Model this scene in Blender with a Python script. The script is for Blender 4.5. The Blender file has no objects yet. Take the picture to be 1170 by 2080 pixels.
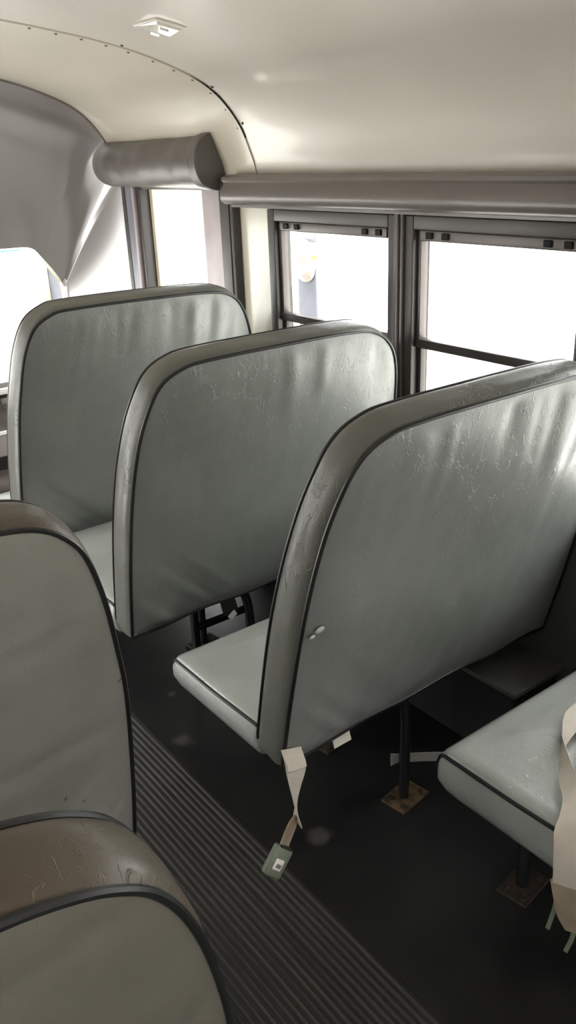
import bpy, bmesh, math, random
from mathutils import Vector, Matrix, noise
random.seed(7)
S = bpy.context.scene
COL = S.collection

# ------------------------------------------------------------------ materials
def new_mat(name):
    m = bpy.data.materials.new(name); m.use_nodes = True
    nt = m.node_tree; b = nt.nodes['Principled BSDF']
    return m, nt, b

def srgb(r, g, b):
    f = lambda c: (c/255/12.92) if c/255 <= .04045 else ((c/255+.055)/1.055)**2.4
    return (f(r), f(g), f(b), 1)

def simple(name, col, rough=.5, metal=0, coat=0, spec=.5, var=.12, scale=8, bump=0, bscale=200):
    m, nt, b = new_mat(name)
    N = nt.nodes; L = nt.links
    tc = N.new('ShaderNodeTexCoord')
    nz = N.new('ShaderNodeTexNoise'); nz.inputs['Scale'].default_value = scale; nz.inputs['Detail'].default_value = 6
    L.new(tc.outputs['Object'], nz.inputs['Vector'])
    rp = N.new('ShaderNodeValToRGB')
    c = col
    rp.color_ramp.elements[0].position = .3; rp.color_ramp.elements[1].position = .7
    rp.color_ramp.elements[0].color = (c[0]*(1-var), c[1]*(1-var), c[2]*(1-var), 1)
    rp.color_ramp.elements[1].color = (min(1, c[0]*(1+var)), min(1, c[1]*(1+var)), min(1, c[2]*(1+var)), 1)
    L.new(nz.outputs['Fac'], rp.inputs['Fac']); L.new(rp.outputs['Color'], b.inputs['Base Color'])
    b.inputs['Roughness'].default_value = rough; b.inputs['Metallic'].default_value = metal
    b.inputs['Coat Weight'].default_value = coat; b.inputs['Coat Roughness'].default_value = .12
    b.inputs['Specular IOR Level'].default_value = spec
    if bump:
        n2 = N.new('ShaderNodeTexNoise'); n2.inputs['Scale'].default_value = bscale; n2.inputs['Detail'].default_value = 4
        L.new(tc.outputs['Object'], n2.inputs['Vector'])
        bp = N.new('ShaderNodeBump'); bp.inputs['Strength'].default_value = bump; bp.inputs['Distance'].default_value = .002
        L.new(n2.outputs['Fac'], bp.inputs['Height']); L.new(bp.outputs['Normal'], b.inputs['Normal'])
    return m

def vinyl(name, col, brown=None, brown_amt=.0, rough=.42, crease=.42, spots=False, coat=.25):
    """grained seat vinyl: fine leather grain, short creases, a little worn-in dirt"""
    m, nt, b = new_mat(name)
    N = nt.nodes; L = nt.links
    tc = N.new('ShaderNodeTexCoord')
    def nz(scale, det=5, dist=0):
        n = N.new('ShaderNodeTexNoise'); n.inputs['Scale'].default_value = scale
        n.inputs['Detail'].default_value = det; n.inputs['Distortion'].default_value = dist
        L.new(tc.outputs['Object'], n.inputs['Vector']); return n
    def ramp(src, p0, p1, c0, c1):
        r = N.new('ShaderNodeValToRGB'); e = r.color_ramp.elements
        e[0].position = p0; e[1].position = p1; e[0].color = c0; e[1].color = c1
        L.new(src, r.inputs['Fac']); return r.outputs['Color']
    c0 = [x*.9 for x in col[:3]]+[1]; c1 = [x*1.1 for x in col[:3]]+[1]
    base = ramp(nz(5).outputs['Fac'], .3, .7, c0, c1)
    if brown:
        mx = N.new('ShaderNodeMix'); mx.data_type = 'RGBA'
        f = ramp(nz(4, 6, .6).outputs['Fac'], .32, .62, (brown_amt*.45,)*3+(1,), (brown_amt,)*3+(1,))
        L.new(f, mx.inputs['Factor']); L.new(base, mx.inputs['A']); mx.inputs['B'].default_value = brown
        base = mx.outputs['Result']
    if spots:
        mx = N.new('ShaderNodeMix'); mx.data_type = 'RGBA'
        f = ramp(nz(34, 2, .3).outputs['Fac'], .735, .77, (0, 0, 0, 1), (.7, .7, .7, 1))
        L.new(f, mx.inputs['Factor']); L.new(base, mx.inputs['A']); mx.inputs['B'].default_value = srgb(70, 44, 38)
        base = mx.outputs['Result']
    L.new(base, b.inputs['Base Color'])
    rr = ramp(nz(9).outputs['Fac'], .3, .7, (rough-.05,)*3+(1,), (rough+.08,)*3+(1,))
    L.new(rr, b.inputs['Roughness'])
    # creases: thin bands where two stretched noises cross their middle value
    mp = N.new('ShaderNodeMapping'); mp.inputs['Scale'].default_value = (46, 46, 20); mp.inputs['Rotation'].default_value = (.2, .5, .3)
    L.new(tc.outputs['Object'], mp.inputs['Vector'])
    n1 = N.new('ShaderNodeTexNoise'); n1.inputs['Scale'].default_value = 1.0; n1.inputs['Detail'].default_value = 3; n1.inputs['Distortion'].default_value = .8
    L.new(mp.outputs['Vector'], n1.inputs['Vector'])
    e = N.new('ShaderNodeValToRGB'); ce = e.color_ramp
    ce.elements[0].position = .48; ce.elements[0].color = (0, 0, 0, 1)
    ce.elements[1].position = .52; ce.elements[1].color = (0, 0, 0, 1)
    k = ce.elements.new(.5); k.color = (1, 1, 1, 1)
    L.new(n1.outputs['Fac'], e.inputs['Fac'])
    msk = ramp(nz(24, 3).outputs['Fac'], .42, .62, (0, 0, 0, 1), (1, 1, 1, 1))
    mul = N.new('ShaderNodeMath'); mul.operation = 'MULTIPLY'
    L.new(e.outputs['Color'], mul.inputs[0]); L.new(msk, mul.inputs[1])
    g = nz(330, 3)
    add = N.new('ShaderNodeMath'); add.operation = 'MULTIPLY_ADD'
    L.new(g.outputs['Fac'], add.inputs[0]); add.inputs[1].default_value = .22; L.new(mul.outputs[0], add.inputs[2])
    big = nz(22, 3)
    ad2 = N.new('ShaderNodeMath'); ad2.operation = 'MULTIPLY_ADD'
    L.new(big.outputs['Fac'], ad2.inputs[0]); ad2.inputs[1].default_value = .7; L.new(add.outputs[0], ad2.inputs[2])
    bp = N.new('ShaderNodeBump'); bp.inputs['Strength'].default_value = crease; bp.inputs['Distance'].default_value = .0022
    L.new(ad2.outputs[0], bp.inputs['Height']); L.new(bp.outputs['Normal'], b.inputs['Normal'])
    b.inputs['Specular IOR Level'].default_value = .5
    b.inputs['Coat Weight'].default_value = coat; b.inputs['Coat Roughness'].default_value = .28
    L.new(bp.outputs['Normal'], b.inputs['Coat Normal'])
    return m

M = {}
M['vinyl'] = vinyl('grey_green_vinyl', srgb(128, 130, 126))
M['vinyl_spot'] = vinyl('spotted_grey_vinyl', srgb(144, 143, 135), spots=True, crease=.3)
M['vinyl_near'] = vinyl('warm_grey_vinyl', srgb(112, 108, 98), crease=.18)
M['vinyl_cush'] = vinyl('cushion_vinyl', srgb(160, 162, 157), rough=.34, crease=.5, coat=.9)
M['boxing'] = vinyl('boxing_vinyl', srgb(101, 103, 97), srgb(90, 82, 70), .18, rough=.42, crease=.45)
M['boxing_worn'] = vinyl('worn_boxing_vinyl', srgb(80, 75, 63), srgb(80, 66, 50), .8, rough=.46, crease=.35)
M['piping'] = simple('black_piping', srgb(28, 29, 30), .38)
M['black_metal'] = simple('black_tube', srgb(22, 22, 23), .3, 0, .3)
M['rust'] = simple('rusty_plate', srgb(84, 66, 46), .75, .3, 0, .4, .7, 42, .5, 300)
M['rust_dark'] = simple('dark_rusty_plate', srgb(56, 47, 40), .8, .2, 0, .3, .5, 60, .5, 300)
M['steel'] = simple('dull_steel', srgb(120, 118, 112), .45, .7)
M['belt'] = simple('beige_webbing', srgb(196, 186, 174), .75, 0, 0, .3, .06, 20, .4, 500)
M['belt_dirty'] = simple('brown_webbing', srgb(150, 135, 115), .8, 0, 0, .3, .15, 20, .4, 500)
M['buckle'] = simple('grey_plastic', srgb(112, 118, 102), .4, 0, 0, .5, .06)
M['button'] = simple('pale_button', srgb(225, 220, 212), .4, 0, 0, .5, .03)
M['mark'] = simple('button_mark', srgb(120, 112, 105), .5)
M['ceil'] = simple('cream_ceiling_paint', srgb(200, 193, 183), .4, 0, .7, .5, .025, 3, .05, 60)
M['ceil_front'] = simple('cream_front_paint', srgb(194, 187, 172), .4, 0, .5, .5, .03, 3, .06, 60)
M['cap'] = simple('grey_cap_paint', srgb(132, 126, 124), .28, 0, 1, .5, .03, 3, .05, 40)
M['cap'].node_tree.nodes['Principled BSDF'].inputs['Coat IOR'].default_value = 2.2
M['wall_cream'] = simple('cream_wall', srgb(205, 202, 186), .28, 0, .5, .5, .03)
M['wall_grey'] = simple('grey_wall', srgb(86, 85, 82), .5)
M['pale_steel'] = simple('pale_steel', srgb(150, 146, 142), .5, 0)
M['rail'] = simple('grey_rail', srgb(100, 93, 88), .42, 0, .2, .5, .03)
M['frame'] = simple('dark_aluminium', srgb(92, 86, 84), .4, .35, 0, .5, .06)
M['frame_dark'] = simple('dark_frame', srgb(66, 61, 60), .42, .1)
M['steelblue'] = simple('blue_grey_post', srgb(125, 125, 135), .35, .2)
M['rubber'] = simple('black_rubber', srgb(24, 24, 25), .8)
M['pad'] = simple('grey_padding', srgb(92, 87, 83), .42, 0, 0, .5, .1, 6, .15, 250)
M['pad_dark'] = simple('dark_padding_edge', srgb(70, 66, 62), .5)
M['yellow'] = simple('bus_yellow', srgb(226, 165, 40), .4)
M['dash'] = simple('dash_grey', srgb(150, 143, 140), .45)
M['dash_dark'] = simple('dash_dark', srgb(45, 42, 42), .5)
M['white'] = simple('white_plastic', srgb(238, 236, 232), .35)
M['chrome'] = simple('chrome_tube', srgb(225, 225, 225), .15, .9)
M['teal'] = simple('teal_strip', srgb(80, 190, 195), .5)
M['lens'] = simple('clear_lens', srgb(200, 196, 188), .12, 0, .8)
M['dome_grey'] = simple('pale_grey_bezel', srgb(196, 190, 180), .4)
M['brownbox'] = simple('engine_cover_brown', srgb(70, 60, 54), .6)
M['cream_ext'] = simple('cream_exterior', srgb(222, 212, 188), .5)
M['pinkgrey'] = simple('pale_door_stile', srgb(178, 168, 170), .4, .1)
M['mirror'] = simple('convex_mirror', srgb(235, 235, 235), .05, 1)
M['asphalt'] = simple('pale_ground', srgb(232, 229, 224), .9, 0, 0, .2, .05, .5)
M['bus_grey'] = simple('grey_bus_paint', srgb(120, 120, 120), .4)
M['bluegrey'] = simple('blue_grey_metal', srgb(112, 114, 128), .4, .1)

# floor: black rubber with faint pale scuffs
def floor_mat():
    m, nt, b = new_mat('black_floor'); N = nt.nodes; L = nt.links
    tc = N.new('ShaderNodeTexCoord')
    n = N.new('ShaderNodeTexNoise'); n.inputs['Scale'].default_value = 7; n.inputs['Detail'].default_value = 8
    L.new(tc.outputs['Object'], n.inputs['Vector'])
    r = N.new('ShaderNodeValToRGB'); e = r.color_ramp.elements
    e[0].position = .35; e[0].color = srgb(19, 18, 18); e[1].position = .75; e[1].color = srgb(32, 31, 30)
    L.new(n.outputs['Fac'], r.inputs['Fac'])
    n2 = N.new('ShaderNodeTexNoise'); n2.inputs['Scale'].default_value = 11; n2.inputs['Detail'].default_value = 5; n2.inputs['Distortion'].default_value = .4
    L.new(tc.outputs['Object'], n2.inputs['Vector'])
    # worn pale scuffs at fixed places
    prev = r.outputs['Color']
    for (x, y, rad) in ((.89, 1.745, .03), (.95, 1.216, .022), (.97, 1.95, .02), (1.03, .95, .014)):
        vd = N.new('ShaderNodeVectorMath'); vd.operation = 'DISTANCE'; vd.inputs[1].default_value = (x, y, 0)
        L.new(tc.outputs['Object'], vd.inputs[0])
        ma = N.new('ShaderNodeMath'); ma.operation = 'MULTIPLY_ADD'; L.new(n2.outputs['Fac'], ma.inputs[0]); ma.inputs[1].default_value = .09
        L.new(vd.outputs['Value'], ma.inputs[2])
        rr = N.new('ShaderNodeValToRGB'); q = rr.color_ramp.elements
        q[0].position = rad*.3+.045; q[0].color = (.3, .3, .3, 1); q[1].position = rad*1.1+.045; q[1].color = (0, 0, 0, 1)
        L.new(ma.outputs[0], rr.inputs['Fac'])
        mx = N.new('ShaderNodeMix'); mx.data_type = 'RGBA'
        L.new(rr.outputs['Color'], mx.inputs['Factor']); L.new(prev, mx.inputs['A']); mx.inputs['B'].default_value = srgb(112, 104, 96)
        prev = mx.outputs['Result']
    L.new(prev, b.inputs['Base Color'])
    b.inputs['Roughness'].default_value = .42; b.inputs['Specular IOR Level'].default_value = .5
    bp = N.new('ShaderNodeBump'); bp.inputs['Strength'].default_value = .15; bp.inputs['Distance'].default_value = .003
    n3 = N.new('ShaderNodeTexNoise'); n3.inputs['Scale'].default_value = 120; n3.inputs['Detail'].default_value = 5
    L.new(tc.outputs['Object'], n3.inputs['Vector']); L.new(n3.outputs['Fac'], bp.inputs['Height']); L.new(bp.outputs['Normal'], b.inputs['Normal'])
    return m
M['floor'] = floor_mat()

def tread_mat():
    m, nt, b = new_mat('ribbed_aisle_rubber'); N = nt.nodes; L = nt.links
    tc = N.new('ShaderNodeTexCoord')
    mp = N.new('ShaderNodeMapping'); mp.inputs['Scale'].default_value = (60, 2.5, 1); L.new(tc.outputs['Object'], mp.inputs['Vector'])
    n = N.new('ShaderNodeTexNoise'); n.inputs['Scale'].default_value = 1; n.inputs['Detail'].default_value = 6
    L.new(mp.outputs['Vector'], n.inputs['Vector'])
    r = N.new('ShaderNodeValToRGB'); e = r.color_ramp.elements
    e[0].position = .3; e[0].color = srgb(36, 35, 34); e[1].position = .72; e[1].color = srgb(76, 72, 64)
    L.new(n.outputs['Fac'], r.inputs['Fac'])
    sp = N.new('ShaderNodeSeparateXYZ'); L.new(tc.outputs['Object'], sp.inputs[0])
    wr = N.new('ShaderNodeMapRange'); wr.inputs['From Min'].default_value = .0037; wr.inputs['From Max'].default_value = .0058
    L.new(sp.outputs['Z'], wr.inputs['Value'])
    mx = N.new('ShaderNodeMix'); mx.data_type = 'RGBA'; L.new(wr.outputs['Result'], mx.inputs['Factor'])
    mx.inputs['A'].default_value = srgb(37, 36, 34); L.new(r.outputs['Color'], mx.inputs['B']); L.new(mx.outputs['Result'], b.inputs['Base Color'])
    b.inputs['Roughness'].default_value = .6; b.inputs['Specular IOR Level'].default_value = .35
    return m
M['tread'] = tread_mat()

def glass_mat():
    m, nt, b = new_mat('window_glass'); N = nt.nodes; L = nt.links
    N.remove(b)
    out = [n for n in N if n.type == 'OUTPUT_MATERIAL'][0]
    tr = N.new('ShaderNodeBsdfTransparent'); tr.inputs['Color'].default_value = (.93, .95, .94, 1)
    gl = N.new('ShaderNodeBsdfGlossy'); gl.inputs['Roughness'].default_value = .02
    lw = N.new('ShaderNodeLayerWeight'); lw.inputs['Blend'].default_value = .5
    pw = N.new('ShaderNodeMath'); pw.operation = 'POWER'; L.new(lw.outputs['Facing'], pw.inputs[0]); pw.inputs[1].default_value = 5
    fr = N.new('ShaderNodeMath'); fr.operation = 'MULTIPLY_ADD'; L.new(pw.outputs[0], fr.inputs[0]); fr.inputs[1].default_value = .8; fr.inputs[2].default_value = .03
    mx = N.new('ShaderNodeMixShader')
    L.new(fr.outputs[0], mx.inputs['Fac']); L.new(tr.outputs[0], mx.inputs[1]); L.new(gl.outputs[0], mx.inputs[2])
    L.new(mx.outputs[0], out.inputs['Surface'])
    return m
M['glass'] = glass_mat()

# ------------------------------------------------------------------ mesh helpers
def link(name, verts, faces, mat, parent=None, smooth=True, angle=None):
    """one mesh object; verts in world coordinates, stored relative to the parent Empty"""
    me = bpy.data.meshes.new(name)
    off = Vector((0, 0, 0))
    p = parent
    while p is not None:
        off += Vector(p.location); p = p.parent
    me.from_pydata([Vector(v)-off for v in verts], [], faces)
    me.validate(); me.update()
    bm = bmesh.new(); bm.from_mesh(me)
    bmesh.ops.recalc_face_normals(bm, faces=bm.faces)
    bm.to_mesh(me); bm.free()
    me.materials.append(mat)
    if smooth:
        me.polygons.foreach_set('use_smooth', [True]*len(me.polygons))
        if angle: me.set_sharp_from_angle(angle=math.radians(angle))
    o = bpy.data.objects.new(name, me); COL.objects.link(o)
    if parent: o.parent = parent
    return o

def tag(o, label=None, cat=None, group=None, kind=None):
    if label: o['label'] = label
    if cat: o['category'] = cat
    if group: o['group'] = group
    if kind: o['kind'] = kind
    return o

def empty(name, loc, label, cat, group=None, kind=None):
    o = bpy.data.objects.new(name, None); COL.objects.link(o); o.location = loc
    o.empty_display_size = .05
    return tag(o, label, cat, group, kind)

class MB:
    def __init__(s): s.v = []; s.f = []
    def add(s, v, f):
        n = len(s.v); s.v += [tuple(x) for x in v]; s.f += [tuple(i+n for i in q) for q in f]
    def box(s, x0, x1, y0, y1, z0, z1, bev=0):
        if bev <= 0:
            v = [(x, y, z) for x in (x0, x1) for y in (y0, y1) for z in (z0, z1)]
            s.add(v, [(0, 1, 3, 2), (4, 6, 7, 5), (0, 4, 5, 1), (2, 3, 7, 6), (0, 2, 6, 4), (1, 5, 7, 3)]); return
        bm = bmesh.new(); bmesh.ops.create_cube(bm, size=1)
        for w in bm.verts:
            w.co = Vector(((x0+x1)/2+w.co.x*(x1-x0), (y0+y1)/2+w.co.y*(y1-y0), (z0+z1)/2+w.co.z*(z1-z0)))
        bmesh.ops.bevel(bm, geom=list(bm.edges), offset=bev, segments=3, affect='EDGES', profile=.5)
        bm.verts.index_update()
        s.add([w.co[:] for w in bm.verts], [[w.index for w in f.verts] for f in bm.faces]); bm.free()
    def tube(s, pts, r, n=10, closed=False, rr=None):
        pts = [Vector(p) for p in pts]; N = len(pts); rings = []
        prev = None
        for i, p in enumerate(pts):
            if closed: t = pts[(i+1) % N]-pts[i-1]
            else: t = pts[min(i+1, N-1)]-pts[max(i-1, 0)]
            t.normalize()
            if prev is None:
                a = Vector((0, 0, 1)) if abs(t.z) < .9 else Vector((1, 0, 0))
                u = t.cross(a).normalized()
            else:
                u = (prev-t*prev.dot(t)).normalized()
            prev = u; w = t.cross(u)
            q = rr[i] if rr else r
            rings.append([p+(u*math.cos(2*math.pi*k/n)+w*math.sin(2*math.pi*k/n))*q for k in range(n)])
        v = [x for R in rings for x in R]; f = []
        for i in range(N if closed else N-1):
            j = (i+1) % N
            for k in range(n):
                f.append((i*n+k, i*n+(k+1) % n, j*n+(k+1) % n, j*n+k))
        if not closed:
            f.append(tuple(range(n))[::-1]); f.append(tuple((N-1)*n+k for k in range(n)))
        s.add(v, f)
    def prism(s, prof, fn0, fn1):
        """closed profile list; fn0/fn1 map a profile point to the two end points"""
        n = len(prof); v = [fn0(p) for p in prof]+[fn1(p) for p in prof]
        f = [(i, (i+1) % n, n+(i+1) % n, n+i) for i in range(n)]
        f += [tuple(range(n))[::-1], tuple(range(n, 2*n))]
        s.add(v, f)
    def ribbon(s, pts, ws, th=.0012):
        """strap: centre points and half-width vectors, given a small real thickness"""
        n = len(pts); v = []; f = []
        for i in range(n):
            p = Vector(pts[i]); w = Vector(ws[i])
            t = (Vector(pts[min(i+1, n-1)])-Vector(pts[max(i-1, 0)])).normalized()
            nn = t.cross(w).normalized()*th
            v += [p-w+nn, p+w+nn, p+w-nn, p-w-nn]
        for i in range(n-1):
            for k in range(4):
                a = 4*i+k; b_ = 4*i+(k+1) % 4
                f.append((a, b_, b_+4, a+4))
        f += [(0, 3, 2, 1), (4*n-4, 4*n-3, 4*n-2, 4*n-1)]
        s.add(v, f)
    def loft(s, rows, closed=False):
        n = len(rows[0]); v = [p for r in rows for p in r]; f = []
        for i in range(len(rows)-1):
            for k in range(n if closed else n-1):
                k2 = (k+1) % n
                f.append((i*n+k, i*n+k2, (i+1)*n+k2, (i+1)*n+k))
        s.add(v, f)
    def build(s, name, mat, parent=None, smooth=True, angle=35):
        return link(name, s.v, s.f, mat, parent, smooth, angle)

def catmull(pts, n=10):
    P = [Vector(p) for p in pts]; out = []
    for i in range(len(P)-1):
        a = P[i-1] if i else P[0]*2-P[1]; b = P[i]; c = P[i+1]; d = P[i+2] if i+2 < len(P) else P[-1]*2-P[-2]
        for k in range(n):
            t = k/n
            out.append(.5*((2*b)+(c-a)*t+(2*a-5*b+4*c-d)*t*t+(3*b-a-3*c+d)*t**3))
    out.append(P[-1]); return out

def smooth01(t):
    t = max(0, min(1, t)); return t*t*(3-2*t)

# ------------------------------------------------------------------ camera
cam = bpy.data.cameras.new('camera'); co = bpy.data.objects.new('camera', cam); COL.objects.link(co)
cam.sensor_fit = 'VERTICAL'; cam.sensor_height = 36; cam.lens = 1717/2080*36; cam.clip_start = .01; cam.clip_end = 300
r_ = Vector((0.79486, -0.60557, -0.03852)); d_ = Vector((-0.26621, -0.29098, -0.91895)); f_ = Vector((0.54528, 0.74068, -0.39250))
mat = Matrix((( r_.x, -d_.x, -f_.x, 0), (r_.y, -d_.y, -f_.y, 0), (r_.z, -d_.z, -f_.z, 1.5), (0, 0, 0, 1)))
co.matrix_world = mat
S.camera = co

# ------------------------------------------------------------------ dimensions
XR, XL, XC = 1.66, -.38, .64         # inner faces of the side walls, centre line
YB, YA = -2.3, 3.28                  # rear wall, arch where the front cap begins
WIN = [(2.25-.61*k-.515, 2.25-.61*k) for k in range(7)]
ZS, ZT = .70, 1.30                   # window sill and head

# ------------------------------------------------------------------ shell
m = MB(); m.box(XL-.06, XR+.06, YB, 4.0, -.04, 0)
tag(m.build('floor', M['floor'], smooth=False), 'black rubber floor of the bus', 'floor', kind='structure')

def strip():
    x0, x1 = .44, .83; pitch = .0155; n = int((x1-x0)/pitch); prof = [(x0, 0.0)]
    for i in range(n):
        a = x0+(x1-x0)*i/n; p = (x1-x0)/n
        prof += [(a+p*.06, .0035), (a+p*.22, .006), (a+p*.50, .006), (a+p*.66, .0035)]
    prof += [(x1, .003), (x1+.004, 0)]
    q = MB()
    ys = [YB+.1+(3.2-YB-.1)*i/12 for i in range(13)]
    q.loft([[(x, y, z) for x, z in prof] for y in ys])
    return q
tag(strip().build('trim_1', M['tread'], smooth=False), 'ribbed grey black rubber runner along the aisle', 'aisle runner', kind='structure')

def side_wall(name, sx, label):
    xi = XR if sx > 0 else XL; xo = xi+.06*sx
    a, b = min(xi, xo), max(xi, xo); q = MB()
    yend = 2.50
    q.box(a, b, YB, yend, 0, ZS)                       # below windows
    q.box(a, b, YB, yend, ZT+.03, 1.46)                # above windows
    q.box(a, b, 2.30, yend, ZS, ZT+.03)                # panel in front of the first window
    for k in range(6): q.box(a, b, WIN[k+1][1]+.01, WIN[k][0]-.01, ZS, ZT+.03)
    q.box(a, b, YB, WIN[6][0]-.01, ZS, ZT+.03)
    o = q.build(name, M['wall_cream'], smooth=False)
    return tag(o, label, 'wall', kind='structure')
side_wall('wall_right', 1, 'cream painted side wall under and between the right windows')
side_wall('wall_left', -1, 'cream painted side wall on the left of the bus')
# lower grey kick panels inside the side walls
for nm, x0, x1 in (('baseboard_right', XR-.006, XR), ('baseboard_left', XL, XL+.006)):
    q = MB(); q.box(x0, x1, YB, 2.5, 0, .62); tag(q.build(nm, M['wall_grey'], smooth=False), 'dark grey lower wall lining beside the seats', 'wall lining', kind='structure')
q = MB()
q.box(XL-.06, XR+.06, YB-.05, YB, 0, .75); q.box(XL-.06, -.15, YB-.05, YB, .75, 1.86); q.box(1.43, XR+.06, YB-.05, YB, .75, 1.86); q.box(-.15, 1.43, YB-.05, YB, 1.5, 1.86)
tag(q.build('wall_rear', M['wall_cream'], smooth=False), 'cream rear wall of the bus behind the camera', 'wall', kind='structure')

# ceiling
HALF = [(.64, 1.845), (.78, 1.84), (.90, 1.828), (1.03, 1.811), (1.165, 1.79), (1.295, 1.761), (1.43, 1.716), (1.505, 1.678), (1.56, 1.632), (1.605, 1.575), (1.635, 1.51), (1.655, 1.455), (1.66, 1.40)]
cr = [(p.x, p.y) for p in catmull([Vector((x, z)) for x, z in HALF], 6)]
PROF = [(2*XC-x, z) for x, z in cr[::-1]]+cr[1:]
def roof_panel(y0, y1, off, th=.004):
    q = MB(); n = 8
    pin = [(XC+(x-XC)*(1-off*.8), z-off) for x, z in PROF]
    pout = [(XC+(x-XC)*(1+th), z+th) for x, z in PROF]
    loop = pin+pout[::-1]
    rows = [[(x, y0+(y1-y0)*i/n, z) for x, z in loop] for i in range(n+1)]
    q.loft(rows, closed=True)
    N = len(pin)
    for r in (0, n):
        b = r*len(loop)
        q.f += [(b+i, b+i+1, b+2*N-2-i, b+2*N-1-i) for i in range(N-1)]
    return q
YS = 2.34
c_o = tag(roof_panel(YB-.05, YS+.03, 0).build('ceiling', M['ceil'], angle=40), 'glossy cream ceiling curving down to the side windows', 'ceiling', kind='structure')
roof_panel(YS, YA+.04, .004).build('front_panel', M['ceil_front'], c_o, angle=40)
def prof_at(x):
    for (a, b) in zip(PROF, PROF[1:]):
        if a[0] <= x <= b[0]:
            t = (x-a[0])/(b[0]-a[0]+1e-9); return a[1]+(b[1]-a[1])*t
    return 1.40
def prof_n(x):
    z0, z1 = prof_at(x-.004), prof_at(min(x+.004, XR-.0005)); return Vector((z1-z0, 0, -.008)).normalized()
# dark open joint where the front ceiling panel lifts, and its rivets
q = MB()
pts = [(p.x, p.y) for p in catmull([Vector(a) for a in ((1.44, 1.71), (1.48, 1.692), (1.53, 1.658), (1.58, 1.608), (1.62, 1.54))], 8)]
q.tube([(x, YS-.0015, prof_at(x)-.0035) for x, z in pts], .002, 6, rr=[.0006+.0022*min(1, i/14)*(.55+.45*abs(math.sin(i*1.7))) for i in range(len(pts))])
q.build('panel_joint', M['rubber'], c_o)
def rivet(x, y, r, mt, off=.004):
    n = prof_n(x); p = Vector((x, y, prof_at(x)-off))+n*.001; q = MB()
    a = n.orthogonal().normalized(); b = n.cross(a)
    rows = [[p+n*h*r+(a*math.cos(t*math.pi/4)+b*math.sin(t*math.pi/4))*r*w for t in range(8)] for h, w in ((-.4, 1), (.1, .95), (.45, .65), (.6, .1))]
    q.loft(rows, closed=True); q.build('rivet', mt, c_o)
for x in (.90, .98, 1.05, 1.12, 1.19, 1.255, 1.33, 1.395, 1.455, 1.515, 1.565, 1.605):
    rivet(x, YS+.016, .0045, M['frame'])
for x in (1.22, 1.50, 1.60): rivet(x, YS-.018, .0045, M['frame_dark'], 0)

# front cap: concave moulded panel from the arch down to the windscreen opening
def cap():
    XB = 1.467; YW = 3.54
    A = []; B = []
    zlow = [(.0, .0), (.45, .5), (.75, .75), (.98, .92), (1.2, 1.0)]
    right = [((XR, za), (XB, zb)) for za, zb in zlow]
    cr2 = [p for p in cr[::-1] if p[1] > 1.401]
    openr = catmull([Vector(p) for p in ((XB, 1.0), (1.455, 1.035), (1.42, 1.09), (1.385, 1.135), (1.36, 1.165), (1.325, 1.177), (1.24, 1.18), (1.0, 1.185), (.64, 1.19))], 8)
    n2 = len(cr2)
    right += [((XR, 1.40), (openr[0].x, openr[0].y))]
    # walk both curves by a shared parameter: cove -> corner, roof -> top edge
    for i, p in enumerate(cr2):
        t = i/(n2-1)
        t2 = (t/.62)*.62 if t < .62 else t
        o = openr[min(len(openr)-1, int(round((t2**.9)*(len(openr)-1))))]
        right.append((p, (o.x, o.y)))
    both = right+[((2*XC-a[0], a[1]), (2*XC-b[0], b[1])) for a, b in right[::-1][1:]]
    rows = []
    K = 14
    for k in range(K+1):
        u = k/K; row = []
        for a, b in both:
            P0 = Vector((a[0], YA, a[1])); P2 = Vector((b[0], YW, b[1]))
            P1 = Vector((a[0]*.62+b[0]*.38, YA+.21, a[1]*.72+b[1]*.28))
            P1 = P1.lerp((P0+P2)/2+Vector((0, .012, 0)), 1-smooth01((a[1]-1.22)/.46))
            row.append((1-u)**2*P0+2*u*(1-u)*P1+u*u*P2)
        rows.append(row)
    rows.append([p+Vector((0, .05, 0)) for p in rows[-1]])
    q = MB(); q.loft(rows); return q
wf = tag(cap().build('wall_front', M['cap'], angle=60), 'glossy grey moulded panel curving from the ceiling to the windscreen', 'wall', kind='structure')
q = MB(); q.box(XC*2-1.467, 1.467, 3.58, 3.66, 0, .66); q.build('lower_panel', M['dash_dark'], wf, smooth=False)
# trim bead round the arch
q = MB(); q.tube([(x, YA-.002, z-.006) for x, z in PROF if z > 1.54], .006, 6)
tag(q.build('trim_2', M['rail'], smooth=True), 'thin grey bead where the ceiling meets the front panel', 'trim', kind='structure')

# windscreen glass and the parts seen at its edge
w0 = empty('window_1', (XC, 3.63, 0), 'bright windscreen at the front of the bus', 'windscreen', kind='structure')
q = MB(); q.box(2*XC-1.5, 1.5, 3.645, 3.651, .62, 1.22); q.build('glass_pane', M['glass'], w0, smooth=False)
q = MB(); q.box(1.456, 1.50, 3.66, 3.70, .6, 1.2, .006); q.build('grey_post', M['bluegrey'], w0)
q = MB(); q.box(1.395, 1.455, 3.665, 3.72, .6, 1.24, .006); q.build('cream_post', M['cream_ext'], w0)
q = MB(); q.box(1.0, 1.335, 3.640, 3.6445, 1.158, 1.163); q.build('tint_line', M['teal'], w0, smooth=False)

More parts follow.
